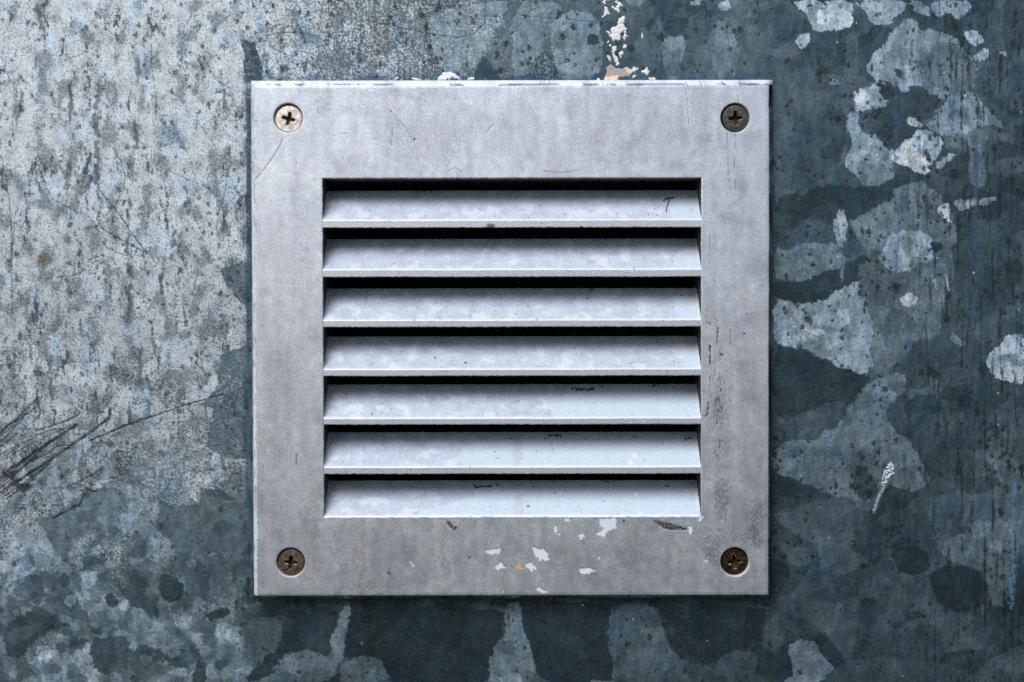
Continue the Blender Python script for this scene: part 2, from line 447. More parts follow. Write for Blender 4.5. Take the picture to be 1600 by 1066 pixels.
PLASTER = [
 (12, 0, "110,-5 190,-5 185,15 140,30 125,50 105,40"), (12, 0, "115,80 135,90 165,130 175,165 205,185 150,190 115,215 100,240 92,225 110,180 125,140"),
 (12, 0, "210,65 240,90 260,100 290,70 250,10 265,5 300,40 330,40 350,70 320,105 300,180 290,150 260,130 225,125"),
 (12, 0, "310,240 345,210 378,215 370,330 400,390 410,440 390,530 370,530 360,480 380,440 350,420 310,440 330,510 240,530 220,490 180,460 150,420 150,400 175,405 185,440 220,460 205,390 215,350 280,340"),
 (12, 0, "360,580 410,575 400,610 370,650 358,620"), (12, 0, "310,690 350,650 365,690 330,755 318,720"),
 (12, 0, "235,600 270,590 250,660 240,690 270,730 300,770 305,840 290,850 260,790 230,740 215,680"),
 (12, 0, "165,720 190,700 205,760 190,795 165,770"), (12, 0, "190,565 215,600 205,620 190,600"), (12, 0, "155,530 180,530 175,570 160,560"),
 (12, 1, "160,860 200,820 220,850 260,880 380,880 410,870 450,900 465,950 440,975 380,990 200,985 130,980 150,930"),
 (12, 2, "130,985 290,975 300,1040 110,1040"), (12, 2, "380,880 410,870 455,900 465,950 430,940 400,910"),
 (12, 0, "470,870 510,855 540,890 500,930 480,920"), (12, 0, "600,920 650,890 665,860 690,930 660,955 620,940"),
 (12, 2, "700,1000 740,985 780,1015 770,1040 690,1040"), (12, 0, "480,975 510,965 520,990 490,1000"), (12, 0, "590,420 605,420 605,490 590,490"),
 (4, 0, "1075,440 1110,402 1160,402 1215,440 1160,432 1100,450"), (4, 0, "835,440 860,428 862,436 845,446"), (4, 0, "930,440 970,432 990,440 975,446"),
 (5, 0, "470,440 485,436 490,446 472,448"), (4, 0, "1235,438 1278,432 1278,442 1240,444"),
 (8, 3, "545,75 565,60 578,90 570,130 545,150 530,175 515,165 525,120"),
]

def paint_wall(u, v):
    """albedo, roughness, metal, height (px) of the zinc sheet; u, v flat arrays in photo px"""
    n = u.size
    wa = noise(u / 26, v / 26, 3); wb = noise(u / 26, v / 26, 4)
    wc = noise(u / 7, v / 7, 5); wd = noise(u / 7, v / 7, 6)
    fz = noise(u / 2.6, v / 2.6, 7)
    fz2 = noise(u / 2.9, v / 2.9, 8)
    _, fa = worley(u / 9.0, v / 9.0, 15)
    _, fb = worley(u / 6.0, v / 6.5, 16)
    wu = u + 3.6 * wa + 1.8 * wc + 0.9 * fz + 2.4 * (fa - .5) + 1.6 * (fb - .5)
    wv = v + 3.6 * wb + 1.8 * wd + 0.9 * fz2 + 2.4 * (fb - .5) + 1.6 * (fa - .5)
    # ground level of the zinc: crystals of different reflectance
    bu = u + 26 * noise(u / 90, v / 90, 11) + 9 * noise(u / 30, v / 30, 12) + 1.5 * wc
    bv = v + 26 * noise(u / 90, v / 90, 13) + 9 * noise(u / 30, v / 30, 14) + 1.5 * wd
    d1, r1 = worley(bu / 95, bv / 80, 21)
    d2, r2 = worley(bu / 48 + 3.3, bv / 42, 22)
    left = sstep(430, 330, u)
    low = sstep(600, 820, v)
    lvl = .18 + .13 * (r1 - .4) + .07 * (r2 - .5)
    ll = .43 + .24 * (r1 - .5) + .16 * (r2 - .5)
    lvl = lvl * (1 - left) + ll * left
    traced = np.zeros(n)
    # rounded, overlapping zinc petals on the lower left
    pet = ll.copy()
    for cell, sd in ((58, 301), (40, 302), (27, 303), (19, 304)):
        dp, rp = worley(wu / cell + .11 * sd, wv / cell, sd)
        pet = np.where((dp < .46) & (rp < .62), .25 + .38 * (rp / .62) + .05 * (r2 - .5), pet)
    lvl = lvl + (pet - lvl) * left * sstep(470, 640, v + 30 * wa)
    for z, lv, s in PATCH:
        i = inside(wu, wv, smooth_poly(tr(z, s), 1))
        lvl[i] = lv * (1.06 if lv < .3 else 1.17) + .02 * (r2[i] - .5)
        traced[i] = 1
    # further, fainter crystals overlapping the big ones
    d3, r3 = worley(bu / 62 + 9.1, bv / 66, 23)
    d4, r4 = worley(wu / 23 + .5 * wa, wv / 24, 24)
    loose = 1 - .65 * traced
    lvl = lvl * (1 + .34 * (r3 - .5) * loose) + .06 * (r3 - .5) * loose
    lvl = lvl * (1 + .30 * fbm(u / 13, v / 24, 40, 3))
    lvl = np.where(r4 > .86, lvl * .78, np.where(r4 < .10, lvl * 1.16 + .02, lvl))
    lvl = lvl + .05 * fbm(u / 40, v / 46, 31) + .022 * noise(u / 9, v / 13, 32) + .02 * noise(u / 3, v / 22, 38)
    # grain inside a crystal
    sp = noise(u / 3.1, v / 3.4, 33) + .6 * noise(u / 7.3, v / 8, 34)
    lvl = lvl - np.clip(sp - .22, 0, 1) * (.08 + .70 * np.clip(lvl - .15, 0, .5)) + .04 * sp
    # pale bloom speckles along part of the crystals
    bl = fbm(u / 55, v / 55, 35, 3)
    lvl = lvl + .16 * sstep(.15, .6, noise(u / 4.2, v / 4.2, 36)) * sstep(.1, .5, bl) * sstep(.28, .5, lvl)
    lvl = np.clip(lvl, 0, 1)
    keys = np.array([0, .08, .14, .22, .35, .5, .6, .75, .9, 1.0])
    cols = np.array([lin(36, 49, 55), lin(47, 66, 75), lin(60, 80, 90), lin(75, 95, 106), lin(97, 117, 128), lin(125, 147, 160),
                     lin(142, 163, 179), lin(172, 192, 208), lin(204, 217, 227), lin(225, 232, 238)])
    col = np.stack([np.interp(lvl, keys, cols[:, k]) for k in range(3)], 1)
    rough = .50 + .16 * (r1 - .5) + .1 * (lvl - .3)
    metal = np.full(n, .75)
    hgt = .14 * noise(u / 5, v / 5, 37)
    # ---------------- white zinc oxide, thick at the upper left
    dens = np.interp(v, [0, 260, 420, 600, 720, 820, 900, 1066], [.92, .88, .78, .68, .50, .28, .10, .04])
    dens = dens * np.interp(u + 12 * wa + 6 * wc + 20 * noise(u / 60, v / 60, 39), [355, 405, 470, 560, 680, 780, 950], [1, .66, .56, .42, .30, .22, .08])
    dens = np.where((v > 140) & (u > 385), dens * .3, dens)
    dens = dens + .13 * fbm(u / 70, v / 70, 41, 3)
    df, rf = worley(bu / 44 + .3 * wa, bv / 40, 25)
    dens = dens + .42 * (rf - .5) * sstep(380, 620, v) * sstep(.1, .3, dens)
    dkp = np.zeros(n)   # keeps oxide off the dark traced crystals
    for z, s in ((4, "0,220 70,240 120,400 100,460 0,460"), (2, "990,590 1100,550 1150,550 1150,1060 1040,1050 930,1020 930,960 960,900 960,830 900,820 985,720"),
                 (2, "980,190 1140,170 1140,420 1040,300 1000,230"), (4, "1340,300 1380,350 1420,450 1260,450 1300,360"),
                 (3, "720,230 800,270 900,260 920,190 1150,190 1160,600 1050,560 1020,460 930,480 870,520 800,510 720,360"),
                 (3, "150,330 260,300 370,200 480,190 560,190 580,260 520,330 480,400 370,390 290,520 250,490 200,410")):
        i = inside(wu, wv, tr(z, s)); dkp[i] = .75
    dens = dens * (1 - dkp)
    st = noise(u / 15 + .5 * wa, v / 75, 42) + .35 * noise(u / 5, v / 26, 43) + .45 * noise(u / 30, v / 40, 44)
    dens = dens - .55 * sstep(.42, .95, st + .30 * fz) * sstep(.2, .6, dens)
    f = .66 * noise(u / 2.1, v / 2.1, 45) + .42 * noise(u / 4.2, v / 4.4, 46) + .26 * noise(u / 10, v / 12, 47)
    f = .42 + .80 * f
    ox = sstep(-.16, .22, dens - f) * sstep(.02, .2, dens)
    w1 = fbm(u / 34, v / 40, 48, 3)
    white = mix(np.tile(lin(186, 199, 209), (n, 1)), np.tile(lin(179, 188, 194), (n, 1)), sstep(-.2, .5, w1))
    white = white * 1.12 * (1 + .18 * noise(u / 14, v / 18, 49) + .36 * noise(u / 1.9, v / 1.9, 50))[:, None]
    und = mix(col, np.tile(lin(92, 104, 110), (n, 1)), .6 * sstep(.1, .5, dens))
    blot = fbm(u / 27, v / 38, 201, 4)
    white = 1.08 * white * (1 - (.42 * sstep(.02, .38, blot + .14 * fz))[:, None] * np.array([1.06, 1.0, .96]))
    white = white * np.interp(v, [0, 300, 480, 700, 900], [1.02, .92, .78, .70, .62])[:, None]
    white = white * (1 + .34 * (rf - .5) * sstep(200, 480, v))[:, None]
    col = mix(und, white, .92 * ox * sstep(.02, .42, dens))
    gt = sstep(.14, .52, .75 * noise(u / 1.9, v / 2.0, 202) + .5 * noise(u / 3.9, v / 4.4, 203) + .45 * blot)
    col = mix(col, np.tile(lin(66, 80, 88), (n, 1)), .74 * gt * sstep(.15, .6, dens))
    ds = noise(u / 13 + .6 * wa, v / 75, 204) + .60 * noise(u / 6, v / 13, 205) + .45 * fz + .25 * noise(u / 60, v / 60, 206)
    col = mix(col, np.tile(lin(40, 57, 70), (n, 1)), .90 * sstep(.50, .86, ds) * sstep(.3, .7, dens))
    rough = rough + .22 * ox
    metal = metal * (1 - .9 * ox)
    hgt = hgt + .45 * ox
    # dirty brown and blue washes
    br = sstep(.25, .8, fbm(u / 48, v / 60, 51, 3)) * (.5 - .3 * left)
    col = mix(col, col * np.array([1.0, .93, .80]) + .004, br)
    bz = sstep(.12, .7, noise(u / 17 + .7 * wa, v / 85, 52) + .4 * noise(u / 50, v / 50, 53))
    col = mix(col, col * np.array([.70, .92, 1.16]), .6 * bz * (1 - .3 * left))
    # dark blue running streaks
    s2 = noise(u / 9.5 + .4 * wa, v / 52, 54) + .45 * noise(u / 3.2, v / 9, 55)
    sk = sstep(.72, 1.15, s2 + .25 * fz) * (.25 + .6 * left * sstep(760, 420, v))
    col = mix(col, np.tile(lin(48, 70, 86), (n, 1)), sk)
    # right side: vertical dirt runs
    s3 = noise(u / 6, v / 70, 56) + .5 * noise(u / 2.8, v / 12, 57)
    rgt = sstep(1360, 1500, u) * 1.0 + .25
    col = mix(col, np.tile(lin(38, 50, 56), (n, 1)), .72 * sstep(.18, .8, s3 + .3 * fz) * rgt * (1 - left))
    # blue runs that were seen one by one
    for z, hw, s in ((7, 4.5, "942,-5 940,150 932,300 925,430"), (7, 4.5, "935,600 925,800 915,890"), (8, 3.5, "1118,150 1118,350 1115,560 1110,740"),
                     (6, 6, "960,640 970,760 960,880 950,1066"), (6, 3, "592,400 595,600 590,800"), (6, 6, "860,350 860,450 850,560"),
                     (2, 5, "580,10 575,120 585,230"), (2, 6, "590,300 570,440"), (2, 4, "225,590 230,760"), (2, 5, "635,540 630,720"),
                     (1, 7, "460,400 440,560 450,700 445,840"), (1, 5, "325,420 320,560"), (1, 5, "635,280 640,380"), (1, 6, "180,30 200,160"),
                     (1, 5, "1040,420 1040,500"), (1, 5, "1060,690 1065,760"), (1, 5, "625,560 635,680"), (1, 4, "320,740 310,900"), (1, 4, "165,760 180,880"),
                     (1, 5, "100,430 100,520"), (1, 6, "1030,1066 1040,960"), (2, 4, "165,290 160,440"), (2, 4, "300,250 310,330"), (2, 4, "780,20 775,160")):
        i, d = line_dist(u + 3 * wa[:n] + 1.5 * wc, v, tr(z, s), hw * 2.4)
        t = sstep(hw * 1.1, hw * .3, d + 5.0 * noise(u[i] / 4, v[i] / 9, 58) + 2.2 * fz[i] + 3 * sstep(0, .6, noise(u[i] / 30, v[i] / 16, 18))) * .75
        c = lin(52, 84, 112) if z in (6, 7, 8) else lin(46, 70, 86)
        if z == 8 and hw == 3.5:
            c = lin(86, 124, 160)
        col[i] = mix(col[i], np.tile(c, (i.size, 1)), t)
        metal[i] *= (1 - .5 * t)
    # blue stain that follows the sealant edge left of and above the vent
    i = np.nonzero((u > 372) & (u < 400) & (v > 118) & (v < 945))[0]
    t = sstep(376, 389, u[i] + 4 * wc[i] + 2.5 * fz[i] + 5 * wa[i]) * (.55 + .45 * noise(u[i] / 6, v[i] / 40, 59))
    col[i] = mix(col[i], np.tile(lin(40, 62, 80), (i.size, 1)), np.clip(t, 0, .9))
    i = np.nonzero((v > 100) & (v < 135) & (u > 385) & (u < 1215))[0]
    t = sstep(110, 124, v[i] + 5 * wa[i] + 2 * wc[i]) * (.5 + .4 * noise(u[i] / 40, v[i] / 9, 60))
    col[i] = mix(col[i], np.tile(lin(44, 70, 96), (i.size, 1)), np.clip(t, 0, .8))
    # ---------------- pits
    for cell, seed, prob, rr, dark in ((7.5, 61, .30, .26, (44, 54, 60)), (13, 62, .50, .34, (26, 33, 37)), (23, 63, .50, .27, (20, 25, 26)), (41, 66, .16, .15, (30, 34, 36))):
        pu = u / cell + .16 * noise(u / 4, v / 4, seed + 3)
        pv = v / (cell * 1.25) + .16 * noise(u / 4, v / 4, seed + 4)
        d, r = worley(pu, pv, seed)
        cl = sstep(-.35, .55, fbm(u / 70, v / 90, seed + 5, 2))
        run = sstep(-.25, .5, noise(u / 24, v / 130, seed + 6))
        on = r < prob * (.22 + 1.5 * cl * run) * (1 - .35 * left)
        t = np.where(on, sstep(rr, rr * .55, d / (.55 + .45 * (r / prob))), 0)
        col = mix(col, np.tile(lin(*dark), (n, 1)), (.9 - .15 * left) * t)
        hgt = hgt - .35 * t
        metal = metal * (1 - .6 * t)
    d, r = worley(u / 34, v / 34, 64)        # rust and ochre specks
    t = np.where(r < .05, sstep(.11, .04, d + .06 * fz), 0) * .7
    col = mix(col, np.tile(lin(66, 56, 44), (n, 1)), t)
    for x, y, rr, c in ((120, 200, 3, (120, 90, 50)), (33, 776, 4.5, (96, 88, 24)), (137, 824, 3.5, (110, 100, 20)), (1340, 833, 6, (66, 64, 52)), (70, 405, 11, (92, 84, 72)),
                        (96, 745, 4, (40, 34, 34)), (1280, 115, 7, (44, 42, 36)), (1229, 96, 5, (48, 40, 34)), (1309, 186, 5, (34, 34, 32)), (1490, 272, 8, (46, 44, 42)),
                        (1262, 498, 6, (38, 48, 54)), (1400, 449, 8, (36, 46, 52)), (60, 583, 7, (62, 52, 40)), (1370, 450, 5, (42, 52, 58))):
        i = np.nonzero((abs(u - x) < 3 * rr) & (abs(v - y) < 3 * rr))[0]
        d = np.hypot(u[i] - x, (v[i] - y) * .9) / rr + .7 * noise(u[i] / 3, v[i] / 3, 65)
        col[i] = mix(col[i], np.tile(lin(*c), (i.size, 1)), .85 * sstep(1.2, .6, d))
    # pale scrape at the lower right and white flecks
    for z, hw, s in ((8, 2.6, "560,70 555,120 525,180 500,230 480,290"), (7, 1.6, "750,250 755,290"), (0, 1.2, "1478,430 1483,455"), (0, 1.4, "1312,338 1316,372")):
        i, d = line_dist(u, v, tr(z, s), hw * 4)
        t = sstep(hw, hw * .3, d + 2.6 * noise(u[i] / 2, v[i] / 3.5, 67))
        col[i] = mix(col[i], np.tile(lin(196, 208, 220), (i.size, 1)), .9 * t)
    d, r = worley(u / 52, v / 52, 68)
    t = np.where(r < .10, sstep(.03, .014, d), 0) * sstep(350, 450, u)
    col = mix(col, np.tile(lin(200, 212, 222), (n, 1)), t)
    # faint pale hairlines on the clean zinc
    for k in range(4):
        q = noise(u / 60 + 40 * k, v / 9 + u / 22 * (k - 1.5), 70 + k)
        t = sstep(.018, .0, abs(q)) * sstep(.1, .5, noise(u / 60, v / 60, 75 + k)) * .28
        col = mix(col, col * 1.5 + .01, t)
    # ---------------- scratches
    for z, hw, k, s in SCRATCH:
        hw = hw * (1.45 if z == 11 else 1.1)
        i, d = line_dist(u + .9 * wc, v + .9 * wd, tr(z, s), hw * 3)
        t = k * sstep(hw * 1.25, hw * .35, d + .45 * fz[i]) * (.72 + .35 * noise(u[i] / 14, v[i] / 14, 80))
        col[i] = mix(col[i], np.tile(lin(22, 29, 36), (i.size, 1)), np.clip(t * 1.6, 0, 1))
        hgt[i] -= .8 * t
        metal[i] *= (1 - .5 * t)
    return np.clip(col, .004, .9), np.clip(rough, .25, .95), np.clip(metal, 0, 1), hgt

def axis(lo, hi, step):
    """fine in view, a coarser band beside it, a few long strips out to the sheet's edge"""
    inner = np.arange(lo, hi + step, step)
    k = np.concatenate([np.arange(2.0, 60, 2.6), np.arange(62.0, 420, 7.5), 420 + 1800 * (np.arange(1, 31) / 30.0) ** 1.7])
    return np.concatenate([[lo - k[-1] - .5], (lo - k)[::-1], inner, inner[-1] + k, [inner[-1] + k[-1] + .5]])

ZC = float(unproject(800, 533, WALL_Y)[1])
gx = axis(-815, 815, STEP)
gz = axis(ZC - 545, ZC + 545, STEP)[::-1]
X, Z = np.meshgrid(gx, gz)
x, z = X.ravel(), Z.ravel()
uu, vv = project(x, np.full_like(x, WALL_Y), z)
col, rough, metal, hgt = paint_wall(uu.astype(np.float64), vv.astype(np.float64))
y = WALL_Y - hgt * .8
rim = np.zeros(X.shape, bool); rim[0] = rim[-1] = True; rim[:, 0] = rim[:, -1] = True
y[rim.ravel()] = WALL_Y + 14
V = np.stack([x, y, z], 1)
Q = grid_faces(*X.shape)
qc = V[Q].mean(1)
hole = (np.abs(qc[:, 0]) < 345) & (qc[:, 2] < 300) & (qc[:, 2] > -330)
wall = build("wall", V, Q[~hole], M_WALL, None, {"albedo": col, "rough": rough, "metal": metal})
wall["kind"] = "structure"
wall["label"] = "weathered galvanised metal sheet with pale zinc patches behind the vent"

# ---- plaster crust left on the sheet: raised lumps of their own
def plaster():
    ox = np.arange(590, 1040, .8)
    oy = np.arange(-8, 132, .8)
    vs, qs, cs = [], [], []
    off = 0
    for (u0, u1, v0, v1) in ((600, 775, 100, 132), (925, 1045, -8, 132), (1365, 1405, 712, 775)):
        a, b = np.meshgrid(np.arange(u0, u1, .8), np.arange(v0, v1, .8))
        a_, b_ = a.ravel(), b.ravel()
        pu = a_ + 2.2 * noise(a_ / 5, b_ / 5, 91) + 1.1 * noise(a_ / 2, b_ / 2, 92)
        pv = b_ + 2.2 * noise(a_ / 5, b_ / 5, 93) + 1.1 * noise(a_ / 2, b_ / 2, 94)
        kind = np.full(a_.size, -1)
        for zw, k, s in PLASTER:
            kind[inside(pu, pv, tr(zw, s))] = k
        holes = (noise(a_ / 2.6, b_ / 3.0, 95) + .5 * noise(a_ / 6, b_ / 6, 96)) > (.62 if v0 < 700 else -.02)
        kind[holes & ((kind == 0) | (kind == 3))] = -1
        m = (kind >= 0).reshape(a.shape).astype(float)
        bl = m.copy()
        for _ in range(2):
            p = np.pad(bl, 1, mode='edge')
            bl = (p[1:-1, 1:-1] * 2 + p[:-2, 1:-1] + p[2:, 1:-1] + p[1:-1, :-2] + p[1:-1, 2:]) / 6
        h = (bl.ravel() * 3.2 - .9) + .5 * noise(a_ / 2.5, b_ / 2.5, 97) * bl.ravel()
        kk = kind.reshape(a.shape).copy()
        for _ in range(2):     # carry the colour one cell past the outline
            p = np.pad(kk, 1, constant_values=-1)
            mx = np.max([p[:-2, 1:-1], p[2:, 1:-1], p[1:-1, :-2], p[1:-1, 2:]], 0)
            kk = np.where(kk < 0, mx, kk)
        kk = kk.ravel()
        C0 = np.stack([lin(220, 223, 228), lin(160, 160, 160), lin(226, 200, 176), lin(172, 188, 206)])[np.clip(kk, 0, 3)]
        C0 = C0 * (1 + .12 * noise(a_ / 4, b_ / 4, 98) + .1 * noise(a_ / 1.7, b_ / 1.7, 99))[:, None]
        dd = FW[None] + np.outer((a_ - 800) / D, [1, 0, 0]) - np.outer((b_ - 533) / D, UP)
        t = (WALL_Y - CAM[1]) / dd[:, 1]
        P = CAM + dd * t[:, None]
        P[:, 1] = WALL_Y - h
        q = grid_faces(*a.shape)
        keep = (bl.ravel()[q] > .08).all(1)
        vs.append(P); cs.append(C0); qs.append(q[keep] + off); off += len(P)
    vs = np.concatenate(vs); cs = np.concatenate(cs); qs = np.concatenate(qs)
    o = build("plaster_residue", vs, qs, M_CRUST, wall, {"albedo": np.clip(cs, 0, .9), "rough": np.full(len(vs), .8), "metal": np.zeros(len(vs))})
    o["kind"] = "stuff"
    o["label"] = "white and tan plaster crust stuck to the sheet above the vent"
plaster()

# ================================================================== the vent
vent = bpy.data.objects.new("air_vent", None)
C.objects.link(vent)
vent.empty_display_size = .02
vent["label"] = "square grey painted metal air vent with seven louvre slats and four corner screws"
vent["category"] = "air vent"
vent.rotation_euler = (0, math.radians(-ROLL), 0)
cr, sr = math.cos(math.radians(ROLL)), math.sin(math.radians(ROLL))

def vproj(x, y, z):
    """photo position of points given in the vent's own frame"""
    return project(x * cr - z * sr, y, z * cr + x * sr)

def vunproj(u, v, y=0.0):
    X_, Z_ = unproject(u, v, y)
    return X_ * cr + Z_ * sr, Z_ * cr - X_ * sr

# front rectangle and aperture from the photo's corners (averaged)
c = [vunproj(*p) for p in ((397, 134), (1202, 132), (1200, 930.2), (402, 930.2))]
FL, FR = (c[0][0] + c[3][0]) / 2, (c[1][0] + c[2][0]) / 2
FT, FB = (c[0][1] + c[1][1]) / 2, (c[2][1] + c[3][1]) / 2
c = [vunproj(*p) for p in ((504, 279.5), (1096, 278), (1095, 806.5), (506, 807.5))]
AL, AR = (c[0][0] + c[3][0]) / 2, (c[1][0] + c[2][0]) / 2
AT, AB = (c[0][1] + c[1][1]) / 2, (c[2][1] + c[3][1]) / 2
HOLES = [vunproj(450.2, 184.3), vunproj(1148.8, 184.2), vunproj(454, 878.8), vunproj(1148.3, 878.2)]
HR = 23.6

CHIP = [
 (10, "510,120 605,108 605,165 560,185 530,215 490,205 540,165 515,150"), (10, "115,280 180,290 210,310 215,355 160,355 130,320"),
 (10, "380,215 410,195 425,220 400,228"), (10, "390,410 440,395 495,420 440,432 400,430"), (10, "75,385 110,370 145,400 110,420"),
 (10, "140,515 165,520 210,545 180,545 150,535"), (10, "245,165 258,160 260,195 248,195"), (10, "260,200 285,195 275,210"),
 (10, "305,115 330,110 330,130 310,130"), (10, "1025,155 1050,160 1045,205 1030,190"), (10, "1080,105 1125,95 1090,128"),
 (10, "505,330 515,345 500,348"), (10, "1120,360 1135,350 1135,368"), (10, "82,533 96,530 96,545"),
 (9, "1410,300 1500,285 1490,315 1420,320"), (9, "1465,390 1505,365 1530,400 1480,410"), (9, "970,360 995,385 985,390"), (9, "1500,540 1520,535 1515,548"),
 (9, "60,70 80,110 78,540 60,575"), (14, "494,560 518,555 520,600 500,600"),
]

def dots(col, u, v, lst):
    for x, y, r, c, k in lst:
        i = np.nonzero((abs(u - x) < 3 * r) & (abs(v - y) < 3 * r))[0]
        d = np.hypot(u[i] - x, v[i] - y) / r + .35 * noise(u[i] / 2, v[i] / 2, 130)
        col[i] = mix(col[i], np.tile(lin(*c), (i.size, 1)), k * sstep(1.15, .6, d))

def strokes(col, hgt, u, v, lst):
    for z, hw, k, c, s in lst:
        i, d = line_dist(u + .5 * noise(u / 6, v / 6, 131), v, tr(z, s), hw * 3)
        t = np.clip(k * sstep(hw * 1.3, hw * .4, d + .3 * noise(u[i] / 3, v[i] / 3, 132)), 0, 1)
        col[i] = mix(col[i], np.tile(lin(*c), (i.size, 1)), t)
        if hgt is not None:
            hgt[i] -= .35 * t

def paint_frame(u, v):
    n = u.size
    wc, wd = noise(u / 5, v / 5, 101), noise(u / 5, v / 5, 102)
    base = lin(212, 222, 237)
    a = fbm(u / 60, v / 60, 103, 4)
    b = fbm(u / 13, v / 15, 104, 3)
    g = noise(u / 2.0, v / 2.0, 105)
    g2 = noise(u / 3.6, v / 3.6, 106)
    vs = noise(u / 13, v / 120, 107)
    k = 1 + .13 * a + .06 * b * (.4 + sstep(-.3, .4, a)) + .14 * g + .11 * g2 + .09 * vs
    col = base[None] * k[:, None]
    # smoother bluish runs of paint and pinkish grime
    t = sstep(.15, .45, noise(u / 34 + .4 * b, v / 110, 108) + .2 * wc)
    col = mix(col, np.tile(lin(196, 203, 213), (n, 1)), .30 * t)
    t = sstep(.1, .7, fbm(u / 26, v / 60, 109, 3))
    col = mix(col, col * np.array([1.0, .965, .945]), .8 * t)
    dirt = sstep(.15, .75, fbm(u / 30, v / 40, 110, 4) + .45 * g2 + .35 * g + .34 * sstep(640, 930, v) + .15 * sstep(1080, 1160, u))
    col = mix(col, col * np.array([.58, .575, .59]), .66 * dirt)
    rough = .40 + .05 * b + .06 * dirt
    metal = np.full(n, .9)
    hgt = .03 * g2 + .03 * b
    # fine dark pin pricks
    d, r = worley(u / 9, v / 9, 111)
    t = np.where(r < .10 + .1 * dirt, sstep(.16, .06, d), 0) * .45
    col = mix(col, np.tile(lin(90, 88, 92), (n, 1)), t)
    # grime along the upper rim of the opening
    # grime column on the right-hand stile
    inr = np.exp(-((u - 1124 - 8 * wc) / 17) ** 2) * sstep(500, 600, v) * sstep(860, 700, v)
    s = noise(u / 2.6, v / 9, 112) + .6 * noise(u / 2.2, v / 3.2, 113) + .4 * noise(u / 9, v / 40, 114)
    t = inr * sstep(.10, .7, s)
    col = mix(col, np.tile(lin(46, 33, 26), (n, 1)), .85 * t); metal = metal * (1 - .8 * t); hgt -= .35 * t
    for z, k0, s in ((14, .55, "160,290 235,300 230,480 200,560 160,480"), (14, .55, "380,440 450,430 460,700 400,740 380,600"), (14, .5, "110,640 230,600 200,680 150,880 100,800"),
                     (14, .4, "80,580 120,590 115,640 80,640"), (0, .16, "560,140 700,136 760,180 700,260 610,250 570,200"), (0, .15, "880,150 1000,140 1060,200 1000,262 900,250"), (0, .2, "1080,136 1110,136 1112,260 1090,270"),
                     (0, .22, "520,820 620,815 660,870 600,925 530,915"), (0, .2, "900,850 1010,840 1060,900 960,928 890,915"), (0, .18, "410,560 450,540 470,640 440,720 412,700"), (0, .22, "415,800 500,790 495,850 470,850 430,850"), (0, .2, "1150,560 1190,560 1195,840 1165,840"), (14, .5, "230,640 380,630 390,680 250,670"), (13, .5, "160,640 230,610 240,800 170,810 150,720"),
                     (4, .22, "405,500 490,500 480,600 430,650 410,600"), (4, .2, "960,520 1030,520 1010,600 960,580"), (9, .3, "420,540 700,480 980,470 900,550 600,560"), (10, .3, "640,360 760,300 720,420 640,400"),
                     (9, .3, "240,540 350,530 350,555 220,550"), (14, .4, "75,720 130,730 130,790 80,770")):
        i = inside(u + 9 * wc + 5 * noise(u / 2.4, v / 2.4, 115), v + 14 * wd, tr(z, s))
        q = np.clip(.55 + .8 * noise(u[i] / 2.4, v[i] / 3.4, 116), 0, 1)
        col[i] = mix(col[i], np.tile(lin(66, 57, 54), (i.size, 1)), np.clip(1.25 * k0 * q, 0, .8))
        metal[i] *= (1 - .4 * k0 * q)
    for z, s in ((13, "165,80 176,78 180,140 192,150 184,270 172,268 178,150"), (13, "125,265 134,262 138,330 136,405 124,395"), (13, "112,660 126,662 120,720 108,770 100,760 108,720"),
                 (13, "126,105 134,108 138,140 132,140"), (10, "820,122 850,128 900,140 960,150 1000,165 1060,182 1000,182 900,178 850,152"), (9, "1183,125 1208,132 1215,150 1240,160 1250,172 1222,184 1195,160"),
                 (13, "200,560 210,555 210,600 203,600"), (13, "205,690 214,690 214,740 207,740"), (13, "262,640 285,650 275,660"), (13, "190,300 225,330 215,345 190,320"), (13, "130,480 136,480 134,640 128,640"),
                 (13, "365,185 378,180 376,195 366,195"), (13, "385,40 394,42 392,60 386,58"), (13, "366,122 372,120 372,130 366,130")):
        i = inside(u + 1.6 * wc + 1.0 * g, v + 1.6 * wd, tr(z, s))
        q = np.clip(.75 + .5 * noise(u[i] / 1.8, v[i] / 2.4, 117), 0, 1)
        col[i] = mix(col[i], np.tile(lin(26, 18, 14), (i.size, 1)), np.clip(1.3 * q, 0, 1)); hgt[i] -= .5; metal[i] = .1
    # specks around the mark below the opening
    i = np.nonzero((u > 678) & (u < 722) & (v > 815) & (v < 905))[0]
    q = sstep(.45, .75, noise(u[i] / 1.9, v[i] / 2.8, 118) + .25 * noise(u[i] / 9, v[i] / 16, 119))
    col[i] = mix(col[i], np.tile(lin(66, 60, 56), (i.size, 1)), .8 * q)
    # ochre stain
    i = np.nonzero((abs(u - 812) < 18) & (abs(v - 886) < 20))[0]
    q = sstep(-.05, .5, noise(u[i] / 3.4, v[i] / 3.1, 120) + .4 - np.hypot((u[i] - 812) / 11, (v[i] - 885) / 12))
    col[i] = mix(col[i], np.tile(lin(222, 176, 30), (i.size, 1)), np.clip(1.2 * q, 0, 1))
    metal[i] *= (1 - .95 * np.clip(1.2 * q, 0, 1))
    dots(col, u, v, [(982, 148, 3, (190, 170, 120), .6), (979, 151, 3, (190, 170, 120), .5), (607, 895, 2.2, (60, 58, 46), .9), (609, 897, 5, (150, 140, 90), .3)])
    # bare pale chips
    for z, s in CHIP:
        i = inside(u + 1.8 * wc + .9 * g, v + 1.8 * wd + .9 * g2, tr(z, s))
        col[i] = lin(206, 219, 231) * (1 + .03 * g[i])[:, None]; hgt[i] -= .45; rough[i] = .5; metal[i] = .05
    i = np.nonzero((v < 136) & (v > 120))[0]      # upper chamfer: paint rubbed through along the arris
